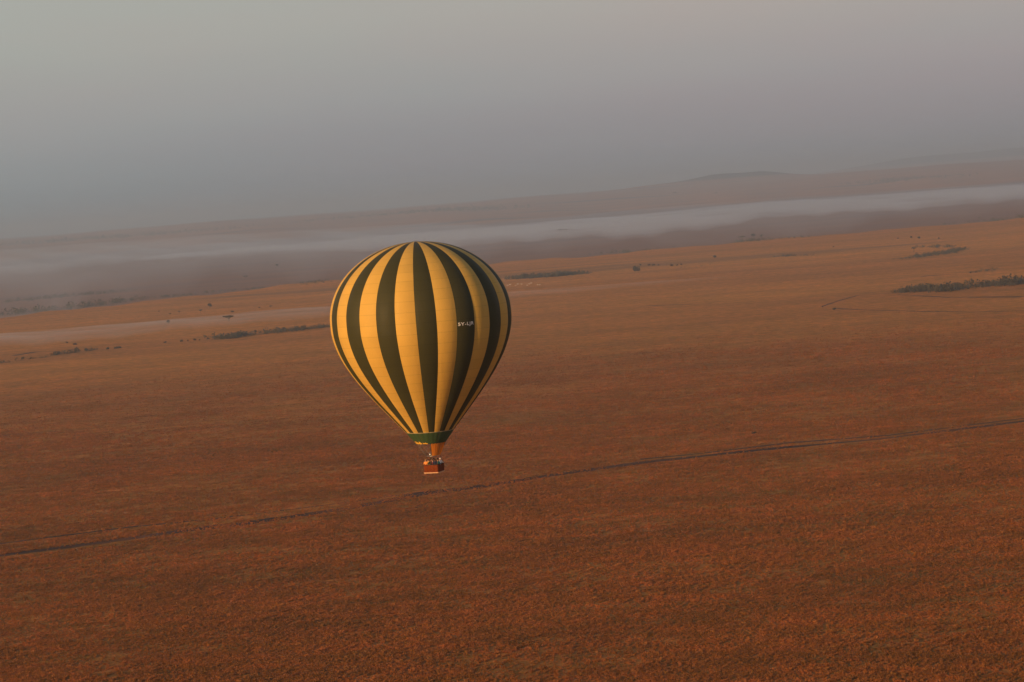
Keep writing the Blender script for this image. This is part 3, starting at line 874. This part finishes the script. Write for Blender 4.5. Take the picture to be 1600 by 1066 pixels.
BD = ray(657.6, 494)
BPOS = Vector((0, 0, CAM_H)) + BD * (343.0)
balloon = empty('hot_air_balloon', (BPOS.x, BPOS.y, BPOS.z - 21.1))
tag(balloon, 'striped green and yellow hot air balloon with a red brown basket over the plain', 'hot air balloon')
FACE = math.atan2(-BPOS.x, -BPOS.y)          # direction from the balloon to the camera
ZO = 21.1                                    # envelope equator above the balloon's base
def pol(azd, r, z):
    """azimuth in degrees, 0 = towards the camera, positive to the camera's right"""
    a = -PI / 2 + R(azd)                     # camera side is about -Y
    a += -(FACE - PI) if False else 0
    base = math.atan2(-BPOS.y, -BPOS.x)
    a = base + R(azd)
    return Vector((r * math.cos(a), r * math.sin(a), z + ZO))
NG = 28
GW = 360 / NG
AZ0 = -3.35                                  # left edge of the dark gore nearest the camera
# arc-length samples
ths = [z for z in (10.0 * math.sin(t) for t in np.linspace(PI / 2 - 0.02, 0, 30))] + list(np.linspace(-0.35, -15.4, 42))
arc = [0.0]
for i in range(1, len(ths)):
    arc.append(arc[-1] + math.hypot(prof(ths[i]) - prof(ths[i - 1]), ths[i] - ths[i - 1]))
def bulge(t, r):
    return r * (math.cos(R(GW / 2)) / math.cos(R(GW * (t - .5)))) * (1 + 0.021 * (1 - (2 * t - 1) ** 2))
for g in range(NG):
    v, f, uv = [], [], []
    a0 = AZ0 + g * GW
    n = 8
    for i, z in enumerate(ths):
        r0 = prof(z)
        for k in range(n + 1):
            t = k / n
            v.append(pol(a0 + GW * t, bulge(t, r0), z))
            uv.append((g + 0.02 + t * 0.96, arc[i] / 1.45))
    for i in range(len(ths) - 1):
        for k in range(n):
            a = i * (n + 1) + k
            f.append((a, a + n + 1, a + n + 2, a + 1))
    o = mesh_obj('gore', v, f, M_grn if g % 2 == 0 else M_yel, balloon, True, uv)
    o['label'] = 'dark green gore' if g % 2 == 0 else 'golden yellow gore'
    # load tape sewn along the seam
    v, f = [], []
    for i, z in enumerate(ths):
        r0 = prof(z) * math.cos(R(GW / 2)) + 0.012
        hw = math.degrees(0.02 / max(r0, .3))
        v += [pol(a0 - hw, r0, z), pol(a0, r0 + .02, z), pol(a0 + hw, r0, z)]
    for i in range(len(ths) - 1):
        a = 3 * i
        f += [(a, a + 3, a + 4, a + 1), (a + 1, a + 4, a + 5, a + 2)]
    mesh_obj('load_tape', v, f, M_tape, o)
# crown ring and cap
v, f = [], []
for k in range(32):
    for j in range(6):
        b_ = 2 * PI * j / 6
        v.append(pol(k * 360 / 32, 0.32 + .05 * math.cos(b_), 10.02 + .05 * math.sin(b_)))
for k in range(32):
    for j in range(6):
        f.append((k * 6 + j, ((k + 1) % 32) * 6 + j, ((k + 1) % 32) * 6 + (j + 1) % 6, k * 6 + (j + 1) % 6))
mesh_obj('crown_ring', v, f, M_steel, balloon, True)
v = [pol(0, 0, 10.03)] + [pol(k * 360 / 32, 0.33, 9.99) for k in range(32)]
mesh_obj('crown_cap', v, [(0, 1 + k, 1 + (k + 1) % 32) for k in range(32)], M_yel, balloon, True, [(0.5, .5)] * 33)

# mouth band
def shell(name, z0, z1, r0, r1, az0, az1, mat, nz=5, na=96, scallop=0.0, thick=0.0, parent=balloon):
    v, f = [], []
    nn = na
    closed = abs(az1 - az0) >= 359.9
    cols = nn if closed else nn + 1
    for i in range(nz + 1):
        t = i / nz
        for k in range(cols):
            az = az0 + (az1 - az0) * k / nn
            ph = ((az - AZ0) / GW) % 1.0
            rr = (r0 + (r1 - r0) * t) * (1 + 0.014 * (1 - (2 * ph - 1) ** 2))
            zv = z0 + (z1 - z0) * t + (scallop * (1 - (2 * ph - 1) ** 2) if i == nz else 0)
            v.append(pol(az, rr, zv))
    for i in range(nz):
        for k in range(nn):
            a = i * cols + k; b = i * cols + (k + 1) % cols
            f.append((a, a + cols, b + cols, b))
    o = mesh_obj(name, v, f, mat, parent, True, [(0.5, .5)] * len(v))
    return o
band = shell('mouth_band', -15.4, -17.1, 3.275, 1.95, 0, 360, M_band, 6, 168, 0.07)
shell('trim_tape', -15.36, -15.46, 3.32, 3.245, 0, 360, M_cream, 1, 112, parent=band)
for k in range(14):
    az = AZ0 + k * 2 * GW
    v = []
    for i in range(5):
        z = -15.4 - 1.7 * i / 4; r0 = 3.29 + (1.965 - 3.29) * i / 4
        hw = math.degrees(.025 / r0)
        v += [pol(az - hw, r0 + .005, z), pol(az + hw, r0 + .005, z)]
    mesh_obj('band_seam', v, [(2 * i, 2 * i + 2, 2 * i + 3, 2 * i + 1) for i in range(4)], M_tape if k % 2 else M_band, band)
# ragged yellow emblem low on the left of the band
rg = random.Random(5)
def patch(name, az0, az1, z0, z1, mat, ragged, parent, off=0.04, n=14):
    v, f = [], []
    for k in range(n + 1):
        az = az0 + (az1 - az0) * k / n
        top = z0 + rg.uniform(-ragged, ragged); bot = z1 + rg.uniform(-ragged, ragged) * .3
        for z in (top, bot):
            r0 = 3.275 + (1.95 - 3.275) * ((-15.4 - z) / 1.7)
            v.append(pol(az, r0 * 1.014 + off, z))
    for k in range(n):
        f.append((2 * k, 2 * k + 1, 2 * k + 3, 2 * k + 2))
    return mesh_obj(name, v, f, mat, parent)
patch('yellow_emblem', -70, -34, -16.74, -17.02, M_gold, .16, band)
patch('yellow_emblem', -31, -12, -16.86, -17.03, M_gold, .07, band, n=8)

# scoop on the right half
sv_ = shell('scoop', -17.02, -18.75, 1.93, 1.15, -2, 182, M_scoop, 8, 60)
for az in (-2, 40, 88, 135, 182):
    v, f = [], []
    tube(v, f, [pol(az, 1.94, -17.05), pol(az, 1.16, -18.75)], [.022, .022], 5)
    mesh_obj('scoop_edge', v, f, M_tape, sv_)

# registration lettering on the dark gore right of the middle
def lettering(text, azc, zc, height, width):
    cu = bpy.data.curves.new('registration', 'FONT')
    cu.body = text
    cu.size = 1.0
    cu.align_x = 'CENTER'; cu.align_y = 'CENTER'
    cu.offset = 0.012
    cu.space_character = 1.12
    to = bpy.data.objects.new('registration', cu)
    C.objects.link(to)
    dg = bpy.context.evaluated_depsgraph_get()
    me = bpy.data.meshes.new_from_object(to.evaluated_get(dg))
    bpy.data.objects.remove(to)
    bm = bmesh.new(); bm.from_mesh(me)
    bmesh.ops.triangulate(bm, faces=bm.faces)
    bmesh.ops.subdivide_edges(bm, edges=[e for e in bm.edges if e.calc_length() > .25], cuts=2)
    xs = [q.co.x for q in bm.verts]; ys = [q.co.y for q in bm.verts]
    x0, x1, y0, y1 = min(xs), max(xs), min(ys), max(ys)
    for q in bm.verts:
        X = ((q.co.x - x0) / (x1 - x0) - .5) * width
        Y = ((q.co.y - y0) / (y1 - y0) - .5) * height
        z = zc + Y
        r0 = prof(z)
        az = azc + math.degrees(X / r0)
        ph = ((az - AZ0) / GW) % 1.0
        q.co = pol(az, bulge(ph, r0) + 0.03, z)
    bm.to_mesh(me); bm.free()
    me.materials.clear(); me.materials.append(M_white)
    o = bpy.data.objects.new('registration_lettering', me); C.objects.link(o); o.parent = balloon
    o['label'] = 'white letters 5Y-LJR'
lettering('5Y-LJR', 28.6, -1.05, 0.55, 2.32)

# burner frame, burners, uprights, wires
BR = math.atan2(-BPOS.y, -BPOS.x) + R(90)    # balloon-local x axis = camera's right
BROT = BR + R(-24)                           # basket turned
def loc(x, y, z, rot=BROT):
    """basket coordinates: x along its lit long side, y away from the camera, z above the basket floor"""
    c, s = math.cos(rot), math.sin(rot)
    return Vector((x * c - y * s + OFF.x, x * s + y * c + OFF.y, z))
OFF = pol(90, 0.15, 0); OFF.z = 0
LX, LY = 2.15, 2.25                          # basket plan
BH = 1.15
ZF = 2.28                                    # burner frame height
FX, FY = 0.72, 0.62
v, f = [], []
cs = [(-FX, -FY), (FX, -FY), (FX, FY), (-FX, FY)]
for i in range(4):
    a, b = cs[i], cs[(i + 1) % 4]
    tube(v, f, [loc(*a, ZF), loc(*b, ZF)], [.035, .035], 8)
tube(v, f, [loc(0, -FY, ZF), loc(0, FY, ZF)], [.03, .03], 8)
bf = mesh_obj('burner_frame', v, f, M_steel, balloon, True)
for (x, y) in ((-.3, -.25), (.3, -.25), (-.3, .25), (.3, .25)):
    v, f = [], []
    tube(v, f, [loc(x, y, ZF - .12), loc(x, y, ZF - .02), loc(x, y, ZF), loc(x, y, ZF + .36)], [.07, .07, .15, .17], 14)
    bu_ = mesh_obj('burner', v, f, M_steel, balloon, True)
    v, f = [], []
    for q in range(4):
        pts = [loc(x + .11 * math.cos(t), y + .11 * math.sin(t), ZF + .06 + q * .07) for t in np.linspace(0, 2 * PI, 11)]
        tube(v, f, pts, [.014] * 11, 4)
    mesh_obj('burner_coil', v, f, M_wire, bu_)
    v, f = [], []
    tube(v, f, [loc(x, y, ZF - .1), loc(x * 1.1, y * 1.1, ZF - .35), loc(x * 2.2, y * 2.4, BH + .35), loc(x * 3.0, y * 3.4, BH - .1)], [.018] * 4, 5)
    mesh_obj('fuel_hose', v, f, M_pad, bu_)
for (sx_, sy_) in ((-1, -1), (1, -1), (1, 1), (-1, 1)):
    v, f = [], []
    tube(v, f, [loc(sx_ * (LX / 2 - .08), sy_ * (LY / 2 - .1), BH - .05), loc(sx_ * (FX + .12), sy_ * (FY + .12), (BH + ZF) / 2 + .1), loc(sx_ * FX, sy_ * FY, ZF)], [.035, .035, .03], 8)
    mesh_obj('upright', v, f, M_pole, balloon, True)
for (x_, y_) in ((0, -1), (0, 1)):
    v, f = [], []
    tube(v, f, [loc(x_, y_ * (LY / 2 - .08), BH - .05), loc(x_, y_ * FY, ZF)], [.03, .03], 8)
    mesh_obj('upright', v, f, M_pole, balloon, True)
for k in range(16):
    az = k * 22.5 + 5
    c = cs[[1, 2, 3, 0][int(((az + 24 - 0) % 360) // 90)]]
    best = min(cs, key=lambda q: (loc(*q, ZF) - pol(az, 1.9, -17.1)).length)
    v, f = [], []
    tube(v, f, [pol(az, 1.95, -17.08), loc(*best, ZF)], [.016, .016], 4)
    mesh_obj('flying_wire', v, f, M_wire, balloon)

# basket
def wicker(name, col, col2):
    m = bpy.data.materials.new(name)
    m.use_nodes = True
    nt = m.node_tree
    b = nt.nodes['Principled BSDF']
    b.inputs['Roughness'].default_value = 0.9
    b.inputs['Specular IOR Level'].default_value = 0.05
    g = nt.nodes.new('ShaderNodeTexCoord').outputs['Object']
    n = noise_node(nt, 5, 4, .6, g, ((1, 1, 3), (0, 0, 0)))
    nt.links.new(ramp(nt, n, [(.35, col), (.65, col2)]), b.inputs['Base Color'])
    return m
M_wick = wicker('red_brown_wicker', (0.12, 0.027, 0.007), (0.21, 0.046, 0.011))
M_rawhide = material('pale_rawhide', (0.66, 0.38, 0.20), 0.7)
def rrect(hx, hy, rad, n=5):
    pts = []
    for (sx_, sy_, a0) in ((1, 1, 0), (-1, 1, 90), (-1, -1, 180), (1, -1, 270)):
        for k in range(n + 1):
            a = R(a0 + 90 * k / n)
            pts.append((sx_ * (hx - rad) + rad * math.cos(a), sy_ * (hy - rad) + rad * math.sin(a)))
    return pts
def basket_shell():
    v, f = [], []
    levels = [(0.06, 0.97), (0.35, 0.985), (0.8, 0.995), (BH, 1.0), (BH, 0.94), (0.12, 0.91)]
    n = 0
    for z, s in levels:
        P = rrect(LX / 2 * s, LY / 2 * s, .22)
        n = len(P)
        v += [loc(x, y, z) for x, y in P]
    for i in range(len(levels) - 1):
        for k in range(n):
            j = (k + 1) % n
            f.append((i * n + k, i * n + j, (i + 1) * n + j, (i + 1) * n + k))
    f.append(tuple(range((len(levels) - 1) * n, len(levels) * n)))
    f.append(tuple(range(n))[::-1])
    return v, f
v, f = basket_shell()
bk = mesh_obj('basket', v, f, M_wick, balloon)
def ringtube(hx, hy, rad, z, r_, name, mat, parent):
    P = rrect(hx, hy, rad)
    P = P + P[:2]
    v, f = [], []
    tube(v, f, [loc(x, y, z) for x, y in P], [r_] * len(P), 8)
    return mesh_obj(name, v, f, mat, parent, True)
ringtube(LX / 2 * .97, LY / 2 * .97, .21, BH + .01, .055, 'rim', M_pad, bk)
ringtube(LX / 2 * .99, LY / 2 * .99, .23, .07, .075, 'base_guard', M_rawhide, bk)
ringtube(LX / 2 * .995, LY / 2 * .995, .22, .55, .022, 'rope_band', M_wick, bk)
for y in (-.7, 0, .7):
    v, f = [], []
    tube(v, f, [loc(-LX / 2 * .9, y, .03), loc(LX / 2 * .9, y, .03)], [.045, .045], 6)
    mesh_obj('skid', v, f, M_rawhide, bk)
for x in (-.5, 0, .5):      # woven stakes showing as vertical ribs
    for y in (-1, 1):
        v, f = [], []
        tube(v, f, [loc(x, y * (LY / 2 * .985 + .01), .1), loc(x, y * (LY / 2 + .01), BH - .05)], [.022, .022], 5)
        mesh_obj('stake', v, f, M_wick, bk)
for (x, y) in ((-1, -.4), (-1, .4), (1, -.4), (1, .4)):
    v, f = [], []
    tube(v, f, [loc(x * (LX / 2 * .985 + .01), y, .1), loc(x * (LX / 2 + .01), y, BH - .05)], [.022, .022], 5)
    mesh_obj('stake', v, f, M_wick, bk)

# ------------------------------------------------------------------ passengers standing in the basket
M_skin = material('skin', (0.50, 0.27, 0.17), 0.6)
M_skin_d = material('dark_skin', (0.12, 0.06, 0.04), 0.6)
def person(x, y, face, top, bottom, hair, label, skin=M_skin, hat=None, h=1.0, arm=0):
    base = BPOS + Vector((0, 0, -21.1))
    t = empty('person', base + loc(x, y, .12), BROT + R(face))
    t.scale = (h, h, h)
    tag(t, label, 'person', 'passengers in the balloon basket')
    # figure looks along local -y; one continuous skinned body
    el = -.22 if arm else -.02
    hz = 1.16 if arm else .84
    V = [(0, 0, .96), (0, 0, 1.16), (0, .01, 1.36), (0, .01, 1.48), (0, -.01, 1.60), (0, -.01, 1.70),
         (.10, 0, .90), (.11, -.02, .50), (.11, 0, .08), (.11, -.14, .03), (-.10, 0, .90), (-.11, -.02, .50), (-.11, 0, .08), (-.11, -.14, .03),
         (.19, .01, 1.40), (.25, el, 1.14), (.22, el - .22, hz + .08), (-.19, .01, 1.40), (-.25, -.02, 1.14), (-.24, -.10, .92)]
    E = [(0, 1), (1, 2), (2, 3), (3, 4), (4, 5), (0, 6), (6, 7), (7, 8), (8, 9), (0, 10), (10, 11), (11, 12), (12, 13), (2, 14), (14, 15), (15, 16), (2, 17), (17, 18), (18, 19)]
    Rd = [(.15, .11), (.145, .10), (.17, .11), (.055, .055), (.082, .10), (.07, .085), (.09, .09), (.06, .06), (.045, .045), (.04, .04), (.09, .09), (.06, .06), (.045, .045), (.04, .04),
          (.065, .065), (.048, .048), (.035, .035), (.065, .065), (.048, .048), (.035, .035)]
    skin_object('body', V, E, Rd, skin, t, 2)
    # shirt over torso and upper arms
    Vs = [(0, 0, .93), (0, 0, 1.16), (0, .01, 1.37), (.19, .01, 1.40), (.25, el, 1.14), (.23, el - .14, (1.14 + hz) / 2 + .02), (-.19, .01, 1.40), (-.25, -.02, 1.14), (-.245, -.07, 1.0)]
    Es = [(0, 1), (1, 2), (2, 3), (3, 4), (4, 5), (2, 6), (6, 7), (7, 8)]
    Rs = [(.18, .14), (.17, .125), (.19, .13), (.085, .085), (.066, .066), (.055, .055), (.085, .085), (.066, .066), (.055, .055)]
    skin_object('jacket', Vs, Es, Rs, top, t, 2)
    Vt = [(0, 0, .95), (.10, 0, .86), (.11, -.02, .50), (.11, 0, .12), (-.10, 0, .86), (-.11, -.02, .50), (-.11, 0, .12)]
    skin_object('trousers', Vt, [(0, 1), (1, 2), (2, 3), (0, 4), (4, 5), (5, 6)], [(.17, .13), .105, .08, .07, .105, .08, .07], bottom, t, 1)
    # hair or hat as a cap on the skull, nose
    v, f = [], []
    n = 12
    col = hat or hair
    rows = [(1.60, .098), (1.68, .104), (1.74, .088), (1.785, .045)]
    for z, r_ in rows:
        for k in range(n):
            a = 2 * PI * k / n
            v.append((r_ * .92 * math.cos(a), .012 + r_ * 1.06 * math.sin(a), z + (.05 if (math.sin(a) < -.2 and z < 1.62) else 0)))
    for i in range(3):
        for k in range(n):
            j = (k + 1) % n
            f.append((i * n + k, i * n + j, (i + 1) * n + j, (i + 1) * n + k))
    f.append(tuple(3 * n + k for k in range(n)))
    if hat:
        for k in range(n):
            a = 2 * PI * k / n
            v.append((.17 * math.cos(a), .01 + .18 * math.sin(a), 1.655))
        for k in range(n):
            j = (k + 1) % n
            f.append((n + k, n + j, 4 * n + j, 4 * n + k))
    mesh_obj('hat' if hat else 'hair', v, f, col, t, True)
    mesh_obj('nose', [(-.014, -.085, 1.60), (.014, -.085, 1.60), (0, -.122, 1.605), (0, -.09, 1.65)], [(0, 1, 2), (0, 2, 3), (1, 3, 2)], skin, t)
    return t
cl = lambda n, c: material(n, c, .85, .1)
M_o, M_y, M_w = cl('orange_cloth', (.85, .30, .07)), cl('yellow_cloth', (.75, .55, .10)), cl('white_cloth', (.85, .82, .78))
M_k, M_t, M_m, M_n = cl('black_cloth', (.02, .02, .022)), cl('teal_cloth', (.03, .20, .17)), cl('maroon_cloth', (.16, .03, .03)), cl('navy_cloth', (.03, .035, .07))
M_tr = cl('khaki_cloth', (.18, .13, .08))
M_h1, M_h2 = cl('dark_hair', (.03, .02, .015)), cl('fair_hair', (.45, .28, .12))
A, B_ = -.82, .84
person(-.80, -.84, 10, M_o, M_tr, M_h2, 'person in bright orange jacket at the left end of the basket', arm=1)
person(-.48, -.72, -20, M_y, M_k, M_h1, 'person in yellow jacket beside the orange jacket', hat=None, h=1.01)
person(-.14, -.84, 15, M_k, M_k, M_h1, 'person in black jacket at the middle of the near side of the basket', skin=M_skin_d)
person(.20, -.78, -10, M_m, M_k, M_h1, 'person in maroon jacket right of the one in black', h=.97)
person(.52, -.82, 30, M_n, M_tr, M_h1, 'person in navy jacket near the front corner of the basket', h=1.02, skin=M_skin_d)
person(.84, -.50, 60, M_t, M_k, M_h1, 'person in teal jacket on the shaded side of the basket', h=.98)
person(.84, .30, 80, M_w, M_tr, M_h1, 'person in white shirt and white hat at the right end of the basket', hat=M_w, arm=1)
person(.02, -.05, 0, M_k, M_k, M_h1, 'pilot in dark clothes under the burners with a raised arm', skin=M_skin_d, arm=1, h=1.05)
person(-.60, .55, 170, M_m, M_k, M_h1, 'person in maroon jacket with back turned at the far left of the basket')
person(.30, .75, 150, M_n, M_k, M_h1, 'person in navy jacket with back turned at the far side of the basket', h=.98)

# ------------------------------------------------------------------ air: haze, and mist lying in the low ground
def volume_mat(name, density, col, aniso=0.0):
    m = bpy.data.materials.new(name)
    m.use_nodes = True
    nt = m.node_tree
    nt.nodes.remove(nt.nodes['Principled BSDF'])
    p = nt.nodes.new('ShaderNodeVolumePrincipled')
    p.inputs['Density'].default_value = density
    p.inputs['Color'].default_value = (*col, 1)
    p.inputs['Anisotropy'].default_value = aniso
    nt.links.new(p.outputs[0], nt.nodes['Material Output'].inputs['Volume'])
    return m
HAZE_D = 1 / 12500.0
M_haze = volume_mat('pale_dawn_haze', HAZE_D, (0.80, 0.95, 1.0), 0.65)
B = 140000
v = [(sx_ * B, sy_ * B, z) for z in (-60, 262) for sx_, sy_ in ((-1, -1), (1, -1), (1, 1), (-1, 1))]
tag(mesh_obj('haze', v, [(3, 2, 1, 0), (4, 5, 6, 7), (0, 1, 5, 4), (1, 2, 6, 5), (2, 3, 7, 6), (3, 0, 4, 7)], M_haze), kind='stuff')

def mist_bank(near, far, top, density, label, seed, col=(.90, .955, 1.0), bottom=-3.0, pw=.8, hp=None):
    """closed lens of mist on the ground between two pixel curves (near edge, far edge)"""
    rg = random.Random(seed)
    n = 140; m_ = 18
    def curve(P, t):
        xs = [p[0] for p in P]
        x = xs[0] + (xs[-1] - xs[0]) * t
        return x, float(np.interp(x, xs, [p[1] for p in P]))
    v, f = [], []
    idx = {}
    ph = [rg.uniform(0, 6) for _ in range(6)]
    for i in range(n + 1):
        t = i / n
        a = at(*curve(near, t)); b = at(*curve(far, t))
        wob = 0.05 * math.sin(t * 23 + ph[0]) + .03 * math.sin(t * 61 + ph[1]) + .02 * math.sin(t * 133 + ph[4])
        for j in range(m_ + 1):
            s = j / m_
            p = a.lerp(b, s + wob * (1 - s) * 1.5)
            e = min(1, (t * (1 - t) * 4) * 3)
            hh = top * (4 * s * (1 - s)) ** pw * e * (float(np.interp(t, *hp)) if hp else 1) * (1 + .24 * math.sin(t * 31 + s * 6 + ph[2]) + .20 * math.sin(t * 57 + s * 14 + ph[3]) + .16 * math.sin(t * 20 - s * 19 + ph[5]))
            z0 = float(terrain(p.x, p.y))
            idx[i, j, 1] = len(v); v.append((p.x, p.y, z0 + max(hh, .02)))
            idx[i, j, 0] = len(v); v.append((p.x, p.y, z0 + bottom))
    for i in range(n):
        for j in range(m_):
            f.append((idx[i, j, 1], idx[i + 1, j, 1], idx[i + 1, j + 1, 1], idx[i, j + 1, 1]))
            f.append((idx[i, j + 1, 0], idx[i + 1, j + 1, 0], idx[i + 1, j, 0], idx[i, j, 0]))
        f.append((idx[i, 0, 0], idx[i + 1, 0, 0], idx[i + 1, 0, 1], idx[i, 0, 1]))
        f.append((idx[i, m_, 1], idx[i + 1, m_, 1], idx[i + 1, m_, 0], idx[i, m_, 0]))
    for j in range(m_):
        f.append((idx[0, j + 1, 0], idx[0, j, 0], idx[0, j, 1], idx[0, j + 1, 1]))
        f.append((idx[n, j, 0], idx[n, j + 1, 0], idx[n, j + 1, 1], idx[n, j, 1]))
    o = mesh_obj('mist_bank', v, f, volume_mat('white_ground_mist', density, col, 0.45), smooth_=False)
    tag(o, label, 'mist', kind='stuff')
    return o
mist_bank([(420, 400), (560, 393), (800, 382), (1000, 368), (1200, 346), (1400, 327), (1600, 317), (1800, 299)],
          [(420, 385), (560, 372), (800, 351), (1000, 334), (1200, 314), (1400, 302), (1600, 286), (1800, 270)],
          14, 1 / 440.0, 'broad white mist bank across the valley right of the balloon', 1, hp=([0, .15, .3, 1], [.5, .8, 1, 1.1]))
mist_bank([(200, 410), (300, 402), (500, 389), (700, 377), (1000, 351)],
          [(200, 405), (300, 394), (500, 378), (700, 364), (1000, 343)],
          7, 1 / 330.0, 'thin bright streak of mist above the left of the balloon', 4)
mist_bank([(-250, 452), (0, 430), (300, 406), (560, 391), (760, 378)],
          [(-250, 405), (0, 390), (300, 368), (560, 354), (760, 341)],
          13, 1 / 1300.0, 'wide faint blue mist in the valley at the left', 5)
mist_bank([(-200, 562), (0, 543), (200, 527), (400, 506), (520, 494), (800, 466), (1000, 448), (1150, 434)],
          [(-200, 541), (0, 521), (200, 506), (400, 487), (520, 479), (800, 455), (1000, 441), (1150, 430)],
          3.8, 1 / 300.0, 'thin pinkish mist streak on the plain behind the flat acacia', 2, bottom=-1.0, hp=([0, .5, .62, 1], [1.1, 1, .5, .3]))

mist_bank([(-200, 517), (0, 493), (300, 458), (500, 437), (800, 405), (925, 396), (1150, 375), (1300, 362), (1540, 341), (1600, 336), (1800, 318)],
          [(-200, 400), (0, 388), (300, 370), (560, 355), (800, 344), (1000, 328), (1200, 310), (1400, 298), (1600, 283), (1800, 266)],
          20, 1 / 3200.0, 'thin mauve mist veiling the valley beyond the plain', 3, pw=.5, hp=([0, .35, .6, 1], [1.3, 1.2, 1, .9]))
